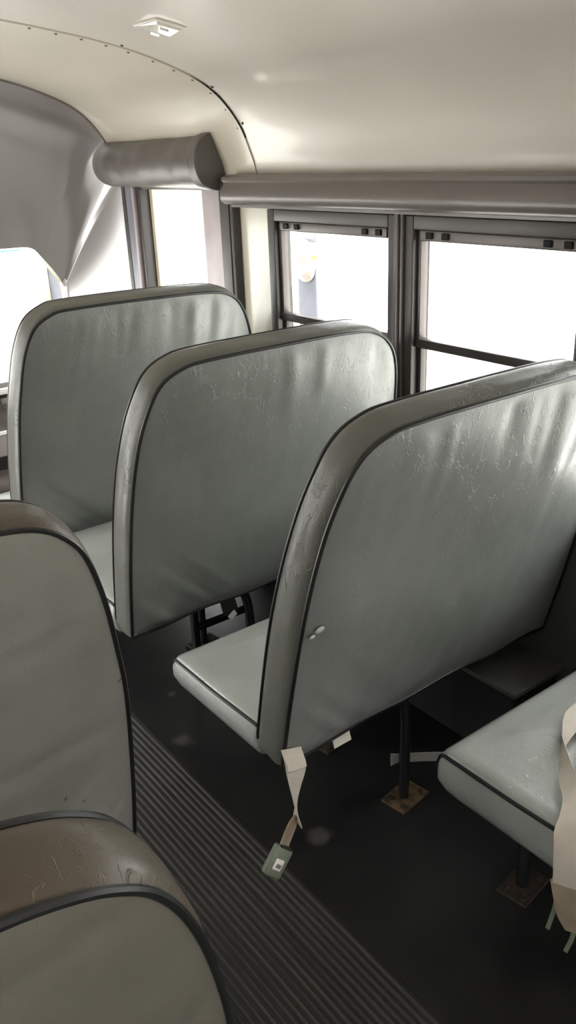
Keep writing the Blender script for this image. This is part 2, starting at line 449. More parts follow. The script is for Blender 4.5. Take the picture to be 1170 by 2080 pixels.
# ------------------------------------------------------------------ side windows
def make_window(num, y0, y1, sx, label):
    xi = XR if sx > 0 else XL
    X = lambda d: xi+d*sx
    def bx(q, d0, d1, a, b, c, d, bev=0):
        q.box(min(X(d0), X(d1)), max(X(d0), X(d1)), a, b, c, d, bev)
    w = empty('window_%d' % num, (xi, (y0+y1)/2, ZS), label, 'window', kind='structure')
    q = MB()                       # surround
    bx(q, -.012, .05, y0-.035, y0, ZS-.03, ZT+.035, .003); bx(q, -.012, .05, y1, y1+.035, ZS-.03, ZT+.035, .003)
    bx(q, -.012, .05, y0, y1, ZT, ZT+.035, .003); bx(q, -.012, .05, y0, y1, ZS-.03, ZS, .003)
    q.build('frame', M['frame_dark'], w)
    q = MB()                       # upper sash: stiles, thick head rail
    bx(q, .004, .03, y0+.001, y0+.014, 1.0, ZT-.001, .002); bx(q, .004, .03, y1-.014, y1-.001, 1.0, ZT-.001, .002)
    bx(q, -.002, .03, y0+.014, y1-.014, 1.272, ZT-.001, .003)
    q.build('upper_sash', M['frame'], w)
    q = MB(); bx(q, 0, .03, y0+.001, y1-.001, .992, 1.016, .003); q.build('meeting_rail', M['frame_dark'], w)
    q = MB()
    bx(q, .012, .034, y0+.001, y0+.014, ZS, .992, .002); bx(q, .012, .034, y1-.014, y1-.001, ZS, .992, .002); bx(q, .012, .034, y0+.014, y1-.014, ZS, ZS+.018, .002)
    q.build('lower_sash', M['frame_dark'], w)
    q = MB(); bx(q, .018, .022, y0+.008, y1-.008, 1.01, 1.275); q.build('glass_pane', M['glass'], w, smooth=False)
    q = MB(); bx(q, .024, .028, y0+.008, y1-.008, ZS+.01, .996); q.build('glass_pane', M['glass'], w, smooth=False)
    for c in (y1-.05, y1-.105, y0+.045, y0+.10):
        q = MB(); bx(q, -.008, -.001, c-.011, c+.011, 1.278, 1.294, .002); q.build('latch', M['rubber'], w)
    q = MB(); bx(q, .05, .062, y1-.001, y1+.012, ZS, ZT+.02); bx(q, .05, .062, y0-.012, y0+.001, ZS, ZT+.02); q.build('outer_edge', M['cream_ext'], w, smooth=False)
    return w
make_window(2, *WIN[0], 1, 'dark framed side window nearest the front door')
make_window(3, *WIN[1], 1, 'dark framed side window above the second and third right seats')
n_ = 4
for k in range(2, 7):
    make_window(n_, *WIN[k], 1, 'right side window farther back, outside the picture'); n_ += 1
for k in range(7):
    make_window(n_, *WIN[k], -1, 'left side window opposite, outside the picture'); n_ += 1
# posts covering the gap between neighbouring windows, ribbed
for k in range(2):
    q = MB(); a = WIN[k+1][1]+.034; b = WIN[k][0]-.034
    q.box(XR-.02, XR-.001, a-.004, b+.004, ZS-.03, 1.345, .003)
    q.box(XR-.027, XR-.018, (a+b)/2-.006, (a+b)/2+.006, ZS-.03, 1.345, .002)
    tag(q.build('trim_%d' % (3+k), M['frame']), 'ribbed grey window post' + (' between the two visible side windows' if k == 0 else ' behind the second side window'), 'window post', kind='structure')

# grey moulding over the windows
def header(name, sx, label):
    xi = XR if sx > 0 else XL
    P = [(.0, 1.437), (-.05, 1.436), (-.062, 1.430), (-.064, 1.421), (-.055, 1.414), (-.058, 1.405), (-.07, 1.392), (-.073, 1.372), (-.068, 1.357), (-.055, 1.349), (-.03, 1.345), (-.03, 1.338), (0, 1.338)]
    q = MB(); q.prism(P, lambda p: (xi+p[0]*sx, YB+.01, p[1]), lambda p: (xi+p[0]*sx, 2.455, p[1]))
    return tag(q.build(name, M['rail'], angle=50), label, 'moulding', kind='structure')
header('trim_5', 1, 'long grey moulding over the right side windows')
header('trim_6', -1, 'long grey moulding over the left side windows')

# ------------------------------------------------------------------ front door bay
q = MB(); q.box(XR-.03, XR+.06, 2.452, 2.535, 0, 1.43, .008); q.box(XR-.034, XR-.03, 2.47, 2.515, 0, 1.41, .002)
tag(q.build('trim_7', M['frame_dark']), 'dark grey post between the door and the first side window', 'door post', kind='structure')
q = MB(); q.box(XR-.01, XR+.06, 3.245, 3.275, 0, 1.42, .004); q.box(XR-.004, XR+.05, 3.135, 3.165, 0, 1.41, .003)
fp = tag(q.build('trim_8', M['frame_dark']), 'dark front door post beside the glossy grey corner panel', 'door post', kind='structure')
q = MB(); q.box(XR-.012, XR+.06, 3.175, 3.243, 0, 1.41, .01); q.build('blue_grey_face', M['steelblue'], fp)
q = MB(); q.box(XR-.018, XR+.03, 3.163, 3.177, 0, 1.41, .003); q.build('pale_edge', M['pinkgrey'], fp)
# wall above the door, behind the padding
q = MB(); q.box(XR, XR+.06, 2.5, YA+.02, 1.40, 1.50); tag(q.build('trim_9', M['frame_dark'], smooth=False), 'dark header over the front door opening', 'door header', kind='structure')
# padded roll over the door
pr = empty('door_header_pad', (XR, 2.9, 1.4), 'long grey padded vinyl roll over the front door opening', 'padding')
def pad():
    q = MB(); rows = []
    n = 26; y0, y1 = 2.53, 3.335
    for i in range(n+1):
        t = i/n; y = y0+(y1-y0)*t
        e = min(1, t/.03, (1-t)/.07); s_ = math.sqrt(max(0, 1-(1-e)**2)) if e < 1 else 1
        s_ = max(.35, s_)
        wob = .004*math.sin(t*17)+.003*math.sin(t*41+1)
        P = []
        for j in range(17):
            a = -math.pi/2+math.pi*j/16*1.0
            cx = .118*(max(0, math.cos(a))**.75)
            zz = 1.478+.083*math.sin(a)
            P.append((XR-.0-cx*s_-wob*math.cos(a), y, 1.478+(zz-1.478)*(.72+.28*s_)))
        P.append((XR+.01, y, 1.572)); P.append((XR+.01, y, 1.385))
        rows.append(P)
    q.loft(rows, closed=True)
    k = len(rows[0]); N = len(rows)
    q.f += [tuple(range(k)), tuple((N-1)*k+i for i in range(k))]
    return q
pad().build('padding', M['pad'], pr, angle=60)
def px_(y): return XR-.035
q = MB()
q.loft([[(x, y, z+.003*math.sin(y*23)) for x, z in ((1.652, 1.585), (1.628, 1.575), (1.618, 1.560), (1.624, 1.545), (1.64, 1.54))] for y in [2.535+.745*i/20 for i in range(21)]], closed=True)
q.build('tacked_edge', M['pad_dark'], pr)
q = MB()
capP = [(XR+.008, 1.384)]+[(XR-.122*max(0, math.cos(-math.pi/2+math.pi*j/16))**.6, 1.478+.09*math.sin(-math.pi/2+math.pi*j/16)) for j in range(17)]+[(1.635, 1.588), (XR+.008, 1.592)]
q.loft([[(XR+(x-XR)*w_, y, z) for x, z in capP] for y, w_ in ((2.518, .93), (2.521, .985), (2.556, 1.0), (2.572, .97))], closed=True)
q.f += [tuple(range(len(capP))), tuple(3*len(capP)+i for i in range(len(capP)))]
q.build('end_cap', M['pad'], pr)
for y in (2.66, 2.84, 2.98, 3.17):
    q = MB(); q.tube([(1.622, y, 1.571), (1.616, y, 1.568)], .004, 8); q.build('tack', M['button'], pr)

# entry door leaf with tall glass
dr = empty('door_1', (XR+.06, 2.85, 0), 'tall glazed front entry door under the grey padded roll', 'door', kind='structure')
q = MB(); q.box(1.70, 1.735, 2.625, 2.752, .02, 1.46, .004); q.build('door_stile', M['pinkgrey'], dr)
q = MB(); q.box(1.694, 1.705, 2.60, 2.624, .02, 1.46, .003); q.build('door_edge', M['white'], dr)
q = MB(); q.box(1.70, 1.735, 3.115, 3.18, .02, 1.46, .004); q.build('door_stile', M['cream_ext'], dr)
q = MB(); q.box(1.70, 1.735, 2.752, 3.115, .02, .10, .004); q.box(1.70, 1.735, 2.752, 3.115, 1.43, 1.46, .004); q.build('door_rail', M['pinkgrey'], dr)
q = MB(); q.box(1.715, 1.72, 2.75, 3.117, .09, 1.44); q.build('glass_pane', M['glass'], dr, smooth=False)

# ------------------------------------------------------------------ dome lamp
def dome():
    cx, cy = 1.172, 2.03; n = prof_n(cx)
    o = empty('dome_lamp', (cx, cy, prof_at(cx)), 'small clear rectangular dome lamp on the cream ceiling', 'ceiling lamp')
    t = Vector((0, 1, 0)); s_ = t.cross(n).normalized()
    if s_.x < 0: s_ = -s_
    C = Vector((cx, cy, prof_at(cx)))
    pt = lambda a, b, h: C+s_*a+t*b+n*h
    def slab(hx, hy, h0, h1, r):
        q = MB(); rows = []
        def ring(hx, hy, h):
            out = []
            for (sa, sb, a0) in ((1, 1, 0), (-1, 1, 90), (-1, -1, 180), (1, -1, 270)):
                for k in range(5):
                    a = math.radians(a0+k*22.5); out.append(pt(sa*(hx-r)+r*math.cos(a), sb*(hy-r)+r*math.sin(a), h))
            return out
        q.loft([ring(hx, hy, h0), ring(hx, hy, h1-.002), ring(hx-.003, hy-.003, h1)], closed=True)
        N = 20; q.f.append(tuple(range(2*N, 3*N))); q.f.append(tuple(range(N))); return q
    slab(.043, .060, -.004, .005, .008).build('bezel', M['dome_grey'], o)
    q = MB()                              # V-shaped lens with a centre ridge
    a, b = .037, .053
    v = [pt(-a, -b, .004), pt(a, -b, .004), pt(a, b, .004), pt(-a, b, .004), pt(-a*.82, 0, .017), pt(a*.82, 0, .017), pt(-a*.8, -b*.82, .010), pt(a*.8, -b*.82, .010), pt(a*.8, b*.82, .010), pt(-a*.8, b*.82, .010)]
    f = [(0, 1, 7, 6), (2, 3, 9, 8), (6, 7, 5, 4), (4, 5, 8, 9), (1, 2, 8, 5), (1, 5, 7), (3, 0, 6, 4), (3, 4, 9), (0, 3, 2, 1)]
    q.add(v, f); q.build('lens', M['lens'], o, smooth=False)
    for sgn in (1, -1):
        q = MB(); q.tube([pt(-.012, sgn*.022, .0145), pt(.012, sgn*.022, .0145)], .0045, 8); q.build('bulb', M['chrome'], o)
dome()

# ------------------------------------------------------------------ seats
SL = .25                                   # recline: metres back per metre up
CN = 1/math.sqrt(1+SL*SL)
FWD = Vector((0, CN, CN*SL))
def seat_outline(left, right, nseg=8):
    """left: (x,z) bottom->top, right: top->bottom; closed loop resampled evenly"""
    path = [Vector(p) for p in catmull([Vector((a, b)) for a, b in left+right], nseg)]
    bl, br = path[0], path[-1]
    for k in range(1, 24):
        t = k/24; path.append(br.lerp(bl, t)+Vector((0, .012*math.sin(math.pi*t)+.004*math.sin(t*19))))
    # resample
    P = path+[path[0]]; L = [0]
    for a, b in zip(P, P[1:]): L.append(L[-1]+(b-a).length)
    N = 220; out = []; j = 0
    for i in range(N):
        s = L[-1]*i/N
        while L[j+1] < s: j += 1
        t = (s-L[j])/(L[j+1]-L[j]+1e-9); out.append(P[j].lerp(P[j+1], t))
    return out

def make_seat(label, group, left, right, Y0, T, cush, legs, seed, boxm='boxing', vin='vinyl', side=1, extra=None):
    rnd = random.Random(seed)
    loop = seat_outline(left, right)
    xs = [p.x for p in loop]; zs = [p.y for p in loop]
    x0, x1, zb, zt = min(xs), max(xs), min(zs), max(zs)
    cx, cz = (x0+x1)/2, .68
    root = empty('bus_seat', ((x0+x1)/2, Y0+.1, 0), label, 'seat', group)
    back = lambda p: Vector((p.x, Y0-SL*(p.y-.35), p.y))
    N = len(loop)
    aisle_x = x0 if side > 0 else x1
    # folds of the rear cover
    folds = []
    for k in range(15):
        fx = x0+.06+(x1-x0-.1)*(k+rnd.uniform(-.3, .3))/14
        w_in = .35+.65*smooth01((fx-x0)/(x1-x0)*1.3-.1) if side > 0 else .35
        folds.append((fx, rnd.uniform(.010, .022), rnd.uniform(-.0085, .0095)*w_in, rnd.uniform(.16, .40), rnd.uniform(-.22, .10)))
    pk = [(rnd.uniform(.02, .16), rnd.uniform(.012, .02), rnd.uniform(.003, .0065)*rnd.choice((1, -1, 1)), rnd.uniform(.5, .9)) for _ in range(6)]
    corner = (aisle_x, zb)
    drap = [(rnd.uniform(.42, .95), rnd.uniform(.012, .03), rnd.uniform(-.004, .004), rnd.uniform(.15, .5)) for _ in range(7)]
    def disp(x, z, r):
        d = .013*(1-r**7)
        e = 1-smooth01((r-.9)/.1)
        for fx, w, a, ln, sl in folds:
            dz = zt-z; g = math.exp(-((x-fx-sl*dz)/(w*(1+1.5*dz)))**2)
            d += a*g*smooth01(1-dz/ln)*e*1.15
        ux = (x-corner[0])*side; uz = z-corner[1]
        for o_, w, a, ln in pk:       # puckers rising from the lower aisle corner
            q_ = (uz+1.0*ux-o_*2.2-.05)/1.3
            d += a*math.exp(-(q_/w)**2)*smooth01(1-abs(ux-.12)/.24)*smooth01(1-uz/.34)*e
        if side < 0:
            for zc, w, a, sl in drap:
                d += a*.7*math.exp(-((z-zc-sl*.4*(x-x0))/w)**2)*e
        d += .0035*noise.noise(Vector((x*5, z*5, seed*3.1)))*e+.0012*noise.noise(Vector((x*21, z*13, seed)))*e
        return d
    def panel(sgn, offs):
        K = 46; v = []; f = []
        for k in range(K):
            r = 1-(k/K)**1.25
            for p in loop:
                q2 = Vector((cx+(p.x-cx)*r, cz+(p.y-cz)*r))
                b = back(q2)+FWD*offs(q2.y)
                dd = disp(q2.x, q2.y, r) if sgn < 0 else .012*(1-r**7)+.003*noise.noise(Vector((q2.x*6, q2.y*6, seed)))*(1-r**4)
                v.append(b+FWD*sgn*dd)
        c_ = Vector((cx, cz)); b = back(c_)+FWD*offs(cz)
        v.append(b+FWD*sgn*(disp(cx, cz, 0) if sgn < 0 else .012))
        for k in range(K-1):
            for i in range(N):
                j = (i+1) % N
                f.append((k*N+i, k*N+j, (k+1)*N+j, (k+1)*N+i))
        for i in range(N): f.append(((K-1)*N+i, (K-1)*N+(i+1) % N, K*N))
        return v, f
    thick = lambda z: T*(1-.16*smooth01((z-.6)/.45))
    v, f = panel(-1, lambda z: 0); link('rear_panel', v, f, M[vin], root)
    v, f = panel(1, thick); link('front_panel', v, f, M[vin], root)
    # boxing between the two outlines, slightly crowned
    q = MB(); rows = []
    nrm = []
    for i in range(N):
        t = loop[(i+1) % N]-loop[i-1]; nn = Vector((t.y, -t.x)); nn.normalize()
        if nn.dot(loop[i]-Vector((cx, cz))) < 0: nn = -nn
        nrm.append(nn)
    K = 8
    for k in range(K+1):
        u = k/K; bulge = .010*(1-(2*u-1)**4)
        rows.append([back(loop[i])+FWD*thick(loop[i].y)*u+Vector((nrm[i].x, 0, nrm[i].y))*(bulge+.0016*noise.noise(Vector((i*.17, u*3, seed)))*(1-(2*u-1)**2)) for i in range(N)])
    q.loft(rows, closed=True); q.build('boxing', M[boxm], root, angle=60)
    for nm, offs, rad in (('piping', lambda z: 0, .0046), ('piping', thick, .0042)):
        q = MB(); q.tube([back(p)+FWD*offs(p.y)+Vector((n.x, 0, n.y))*.0015 for p, n in zip(loop, nrm)], rad, 8, closed=True)
        q.build(nm, M['piping'], root)
    # cushion
    cx0, cx1, cy0, cy1, ct, cb = cush
    q = MB(); rows = []
    def ring(i_a, i_w, i_b, i_f, z, crown=0, rc=.018):
        a0, a1, b0, b1 = cx0+(i_a if side > 0 else i_w), cx1-(i_w if side > 0 else i_a), cy0+i_b, cy1-i_f
        rc = min(rc, (a1-a0)*.45, (b1-b0)*.45); out = []
        for (px, py, s0) in ((a1-rc, b1-rc, 0), (a0+rc, b1-rc, 90), (a0+rc, b0+rc, 180), (a1-rc, b0+rc, 270)):
            for k in range(5):
                a = math.radians(s0+22.5*k); out.append(Vector((px+rc*math.cos(a), py+rc*math.sin(a), 0)))
        # add points along each side
        full = []
        for i in range(20):
            p = out[i]; nx = out[(i+1) % 20]; full.append(p)
            if i % 5 == 4:
                for k in range(1, 16): full.append(p.lerp(nx, k/16))
        for p in full: p.z = z+(.0025*noise.noise(Vector((p.x*9, p.y*9, seed+z*20))) if crown else 0)
        return full
    rows.append(ring(.05, .05, .03, .06, cb))
    rows.append(ring(.012, .004, .004, .03, cb+.002))
    rows.append(ring(.004, .0, .0, .012, cb+.014))
    rows.append(ring(-.004, .0, .0, .0, cb+.035))
    rows.append(ring(-.004, .0, .0, .0, (cb+ct)/2+.015))
    rows.append(ring(.0, .0, .0, .004, ct-.016))
    rows.append(ring(.003, .004, .004, .011, ct-.004))
    rows.append(ring(.010, .012, .010, .024, ct+.004, 1))
    for k in range(1, 12):
        u = k/12; d = .5*min(cx1-cx0, cy1-cy0)*u
        rows.append(ring(.010+(cx1-cx0)*.5*u, .012+(cx1-cx0)*.5*u*.96, .01+(cy1-cy0)*.5*u*.96, .024+(cy1-cy0)*.5*u*.92, ct+.004+.018*smooth01(u*1.5), 1, .02))
    q.loft(rows, closed=True)
    nr = len(rows[0]); q.f.append(tuple(range(nr))); q.f.append(tuple((len(rows)-1)*nr+i for i in range(nr)))
    cu = q.build('cushion', M['vinyl_cush'], root, angle=70)
    xa = cx0 if side > 0 else cx1
    dx = -.002*side
    path = [(xa+dx+.006*side, cy0+.01, ct-.003), (xa+dx+.004*side, cy0+.1, ct-.004), (xa+dx+.003*side, (cy0+cy1)/2, ct-.006), (xa+dx+.003*side, cy1-.05, ct-.006), (xa+dx+.006*side, cy1-.016, ct-.010), (xa+dx+.010*side, cy1-.003, ct-.028), (xa+dx+.010*side, cy1, (cb+ct)/2), (xa+dx+.02*side, cy1-.012, cb+.014)]
    q = MB(); q.tube([p for p in catmull(path, 6)], .0042, 8); q.build('piping', M['piping'], cu)
    q = MB(); q.box(cx0+.035, cx1-.02, cy0+.03, cy1-.07, cb-.014, cb+.001, .003); q.build('seat_board', M['black_metal'], root)
    # tubular frame: inner U of the backrest and two floor legs
    lx, yr, yf = legs
    zf = cb-.028
    for (ly, bend) in ((yr, -.035), (yf, .0)):
        q = MB()
        top = [(lx, ly, .008), (lx, ly, .12), (lx, ly, zf-.09), (lx, ly, zf-.03), (lx, ly, zf)]
        if bend: top = [(lx, ly, .008), (lx, ly, .12), (lx+.001, ly, .22), (lx-.003, ly+.002, .28), (lx-.018, ly+.006, .33), (lx-.045, ly+.008, .36)]
        q.tube(catmull(top, 6), .0135, 12)
        lg = q.build('leg', M['black_metal'], root)
        q = MB(); rot = math.radians(8)
        n = 6
        P = [(-.052, -.036), (.052, -.036), (.052, .036), (-.052, .036)]
        R2 = lambda a, b: (lx+.004+a*math.cos(rot)-b*math.sin(rot), ly+a*math.sin(rot)+b*math.cos(rot))
        q.prism(P, lambda p: (*R2(*p), 0.0), lambda p: (*R2(p[0]*.97, p[1]*.97), .006))
        fp_ = q.build('foot_plate', M['rust' if bend else 'rust_dark'], lg, smooth=False)
        fp_['label'] = 'rusty foot plate'
        for (a, b) in ((-.036, -.022), (.036, -.020), (.034, .020), (-.034, .022)):
            q = MB(); c_ = R2(a, b); q.tube([(c_[0], c_[1], .005), (c_[0], c_[1], .011)], .0075, 6); q.build('bolt', M['rust_dark'], lg)
    q = MB()
    xw = x1-.03 if side > 0 else x0+.03
    for y in (cy0+.05, cy1-.1):
        q.tube([(cx0+.05, y, zf), (cx1-.02, y, zf)], .0125, 10)
    for x in (cx0+.06, cx1-.05):
        q.tube([(x, cy0+.02, zf), (x, cy1-.1, zf)], .0125, 10)
    q.build('frame_tube', M['black_metal'], root)
    return root, back, loop, thick

G = 'grey vinyl bus seats'
RIGHT_L = [(.797, .345), (.791, .55), (.793, .74), (.806, .88), (.828, .97), (.86, 1.035), (.91, 1.065), (.98, 1.075), (1.2, 1.076)]
RIGHT_R = [(1.42, 1.072), (1.50, 1.055), (1.555, 1.015), (1.588, .955), (1.608, .87), (1.626, .74), (1.638, .55), (1.642, .34)]
A_L = [(.785, .345), (.778, .55), (.787, .78), (.80, .90), (.818, 1.00), (.85, 1.072), (.90, 1.105), (.96, 1.114), (1.2, 1.112)]
A_R = [(1.42, 1.104), (1.50, 1.085), (1.545, 1.045), (1.578, .98), (1.60, .90), (1.615, .74), (1.626, .55), (1.63, .36)]
E_L = [(-.335, .26), (-.33, .6), (-.32, .85), (-.29, .96), (-.24, 1.02), (-.15, 1.043), (.1, 1.05)]
E_R = [(.25, 1.05), (.31, 1.045), (.355, 1.033), (.39, 1.008), (.42, .965), (.447, .88), (.467, .78), (.487, .65), (.501, .43), (.507, .245)]
F_L = [(-.345, .36), (-.34, .6), (-.33, .85), (-.30, .96), (-.25, 1.015), (-.17, 1.035), (-.05, 1.043)]
F_R = [(.03, 1.043), (.085, 1.036), (.13, 1.022), (.165, 1.002), (.197, .97), (.228, .91), (.26, .81), (.294, .655), (.312, .5), (.318, .345)]
D_L = [(1.01, .345), (1.01, .6), (1.018, .82), (1.035, .93), (1.07, 1.02), (1.13, 1.06), (1.2, 1.072)]

yA, yB, yC, yD, yE, yF = 2.48, 1.79, 1.135, .43, 1.23, .62
make_seat('grey vinyl bus seat farthest forward, its back rising before the entry door', G, A_L, A_R, yA, .088, (.79, 1.63, yA+.09, yA+.45, .40, .30), (1.2, yA+.05, yA+.34), 1)
seatB = make_seat('grey vinyl bus seat second from the front, below the first side window', G, RIGHT_L, RIGHT_R, yB, .088, (.80, 1.63, yB+.10, 2.435, .395, .30), (1.197, yB+.05, yB+.34), 2)[0]
seatC, backC, loopC, thC = make_seat('largest grey vinyl seat back, centre right, with a beige belt hanging under it', G, RIGHT_L, RIGHT_R, yC, .088, (.80, 1.63, yC+.09, yC+.458, .387, .30), (1.195, yC+.05, yC+.34), 3)
seatD, backD, loopD, thD = make_seat('grey seat cushion at the right edge with a beige belt lying over it', G, D_L, RIGHT_R, yD, .088, (1.02, 1.63, yD+.13, yD+.495, .403, .30), (1.199, yD+.10, yD+.393), 4)
make_seat('left grey seat back beside the aisle with a worn brown top edge', G, E_L, E_R, yE, .09, (-.33, .50, yE+.09, yE+.45, .40, .30), (.11, yE+.05, yE+.34), 5, 'boxing_worn', 'vinyl_spot', -1)
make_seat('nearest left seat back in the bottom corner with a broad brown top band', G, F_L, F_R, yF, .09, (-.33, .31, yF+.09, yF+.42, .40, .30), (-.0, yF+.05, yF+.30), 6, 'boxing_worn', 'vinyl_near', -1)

# white tag under seat C, glued repair, thin steel brace behind its leg
q = MB(); p0 = Vector((.955, yC+.004, .338)); q.ribbon([p0+Vector((0, 0, .012)), p0, p0+Vector((0, -.006, -.018))], [Vector((.024, 0, 0))]*3, .0006)
tg = q.build('care_tag', M['dome_grey'], seatC); tg['label'] = 'small white fabric tag'
q = MB()
for (x, z, r) in ((.822, .705, .010), (.806, .695, .006)):
    c_ = Vector((x, yC-SL*(z-.35), z))-FWD*.0125
    a = Vector((1, 0, 0)); b = FWD.cross(a)
    rows = [[c_-FWD*h+(a*math.cos(t*math.pi/6)*1.1+b*math.sin(t*math.pi/6)*.8)*r*w for t in range(12)] for h, w in ((0, 1), (.0012, .85), (.002, .5), (.0022, .05))]
    q.loft(rows, closed=True)
q.build('glue_patch', M['lens'], seatC)
q = MB(); q.ribbon([(1.186, 1.224, .098), (1.20, 1.216, .10), (1.25, 1.182, .10), (1.30, 1.142, .10)], [(0, 0, .018), (0, 0, .0125), (0, 0, .0125), (0, 0, .0125)], .002)
q.build('brace', M['pale_steel'], seatC, smooth=False)

# ------------------------------------------------------------------ belts
def sweep(pts, ws, n=8):
    P = catmull(pts, n); W = catmull(ws, n); return P, W
bl = empty('seat_belt', (.82, 1.12, .12), 'beige lap belt with a grey buckle hanging under the largest seat back', 'seat belt')
pts = [(.806, 1.118, .395), (.805, 1.108, .37), (.803, 1.10, .35), (.8015, 1.10, .30), (.8005, 1.10, .26), (.801, 1.10, .236), (.802, 1.101, .218)]
ws = [(.025, 0, -.008), (.025, .004, -.008), (.025, .002, -.007), (.0195, .012, -.005), (.013, .017, -.003), (.007, .018, 0), (.003, .018, .002)]
q = MB(); q.ribbon(*sweep(pts, ws)); q.build('webbing', M['belt'], bl)
pts = [(.800, 1.104, .232), (.790, 1.101, .222), (.777, 1.098, .208), (.765, 1.094, .196), (.752, 1.09, .182)]
ws = [(.004, .004, -.010), (.010, .004, -.014), (.0115, .004, -.015), (.0115, .004, -.015), (.0115, .004, -.015)]
q = MB(); q.ribbon(*sweep(pts, ws), .0016); q.build('webbing', M['belt_dirty'], bl)
q = MB(); q.ribbon([(.806, 1.114, .385), (.8045, 1.102, .370), (.8038, 1.0975, .357)], [(.0258, .004, -.009)]*3, .0022); q.build('stitched_loop', M['belt'], bl)
# buckle: local axes a (along), b (across), c (thickness)
bc = Vector((.734, 1.085, .168))
ax = Vector((-.70, -.10, -.70)).normalized(); by = Vector((.70, -.25, -.62)); by = (by-ax*by.dot(ax)).normalized(); cz_ = ax.cross(by)
if cz_.y > 0: cz_ = -cz_
def bbox(name, c, ha, hb, hc, mt, bev, parent):
    bm = MB(); bm.box(-ha, ha, -hb, hb, -hc, hc, bev)
    bm.v = [c+ax*v[0]+by*v[1]+cz_*v[2] for v in bm.v]; return bm.build(name, mt, parent)
bk = bbox('buckle', bc, .032, .021, .011, M['buckle'], .006, bl)
bt = bbox('release_button', bc+ax*.004-by*.001+cz_*.0105, .0115, .0105, .002, M['button'], .0015, bk)
bbox('button_mark', bc+ax*.006+cz_*.0128, .004, .006, .0006, M['mark'], .0004, bk)
bbox('belt_slot', bc-ax*.030+cz_*.002, .004, .016, .008, M['rubber'], .002, bk)

b2 = empty('seat_belt', (1.05, .62, .25), 'beige belt looped over the seat cushion at the right edge, a brown end below it', 'seat belt')
pts = [(1.36, .79, .43), (1.29, .785, .44), (1.225, .77, .447), (1.17, .745, .443), (1.12, .70, .438), (1.085, .66, .433), (1.05, .635, .428), (1.02, .618, .418), (1.0, .604, .395), (.992, .596, .35), (.995, .596, .31)]
ws = [(.004, .024, 0), (.006, .024, 0), (.012, .020, .006), (.015, .010, .010), (.015, -.002, .010), (.015, -.008, .007), (.015, -.013, .004), (.012, -.02, .004), (.006, -.023, 0), (.004, -.023, 0), (.004, -.023, 0)]
q = MB(); q.ribbon(*sweep(pts, ws)); q.build('webbing', M['belt'], b2)
pts = [(1.31, .745, .43), (1.24, .735, .437), (1.17, .70, .432), (1.11, .655, .428), (1.06, .62, .424), (1.02, .60, .415), (1.002, .592, .38)]
ws = [(.006, .022, .003), (.010, .02, .004), (.014, .016, .003), (.014, .014, .002), (.012, .016, 0), (.008, .019, .002), (.003, .021, 0)]
q = MB(); q.ribbon(*sweep(pts, ws)); q.build('webbing', M['belt'], b2)
q = MB(); q.ribbon(*sweep([(.995, .600, .33), (.993, .588, .30), (.996, .580, .262), (1.0, .578, .235)], [(.003, -.024, .006), (.003, -.026, .004), (.003, -.024, .004), (.003, -.010, .002)]), .0035); q.build('belt_end', M['belt_dirty'], b2)
for (y, z0, z1) in ((.612, .30, .20), (.572, .25, .18)):
    q = MB(); q.ribbon([(1.0, y, z0), (.999, y+.004, (z0+z1)/2), (.998, y+.012, z1)], [(0, .004, 0)]*3, .001); q.build('loose_strand', M['buckle'], b2)

# belt with pale tongue showing between the second seat and the third cushion
b3 = empty('seat_belt', (1.15, 1.83, .2), 'short belt with a pale tongue under the second seat back', 'seat belt')
q = MB(); q.ribbon(*sweep([(1.15, 1.90, .345), (1.14, 1.875, .32), (1.14, 1.86, .285), (1.142, 1.855, .262)], [(.026, 0, -.004)]*4), .0015); q.build('webbing', M['frame_dark'], b3)
q = MB(); q.box(-.014, .014, -.002, .002, -.010, .010, .002)
rm = Matrix.Rotation(math.radians(-32), 4, 'Y')
q.v = [rm @ Vector(v)+Vector((1.140, 1.843, .258)) for v in q.v]; q.build('tongue', M['white'], b3)
# open black square-bar bracket under seat B
q = MB(); q.box(1.05, 1.07, 1.92, 1.94, 0, .30, .002); q.box(1.07, 1.24, 1.922, 1.938, .195, .215, .002)
q.build('bracket', M['black_metal'], seatB)

# ------------------------------------------------------------------ wheel housing
wh = empty('wheel_housing', (1.54, 1.4, 0), 'dark grey wheel housing against the right wall under the seats', 'wheel housing')
q = MB(); q.box(1.48, XR-.008, 1.085, 1.84, 0, .235, .008); q.build('body', M['rubber'], wh)  # side painted black for the shade below the lit top plate
q = MB(); q.box(1.455, XR-.008, 1.068, 1.86, .235, .25, .003); q.build('top_plate', M['wall_grey'], wh)

# ------------------------------------------------------------------ dashboard
d0 = empty('dashboard', (1.0, 3.35, .5), 'grey dashboard with white edges below the windscreen', 'dashboard')
q = MB(); q.prism([(3.575, .66), (3.575, .715), (3.40, .70), (3.33, .695), (3.325, .66)], lambda p: (.0, p[0], p[1]), lambda p: (1.44, p[0], p[1])); q.build('top_shelf', M['dash'], d0)
q = MB(); q.box(.0, 1.42, 3.30, 3.325, .655, .678, .004); q.build('white_edge', M['white'], d0)
q = MB(); q.box(.0, 1.42, 3.36, 3.575, .0, .655); q.build('recess', M['dash_dark'], d0, smooth=False)
q = MB(); q.prism([(3.36, .60), (3.36, .645), (3.20, .53), (3.20, .51)], lambda p: (.0, p[0], p[1]), lambda p: (1.42, p[0], p[1])); q.build('lower_shelf', M['pad'], d0, smooth=False)
q = MB(); q.box(.0, 1.42, 3.19, 3.205, .527, .541, .003); q.build('white_edge', M['white'], d0)
q = MB(); q.box(.0, 1.42, 3.195, 3.36, .44, .526, .004); q.build('front_panel', M['dash'], d0)
q = MB(); q.tube([(1.04, 3.29, .628), (1.10, 3.27, .640)], .014, 12, rr=[.016, .011]); q.build('knob', M['buckle'], d0)
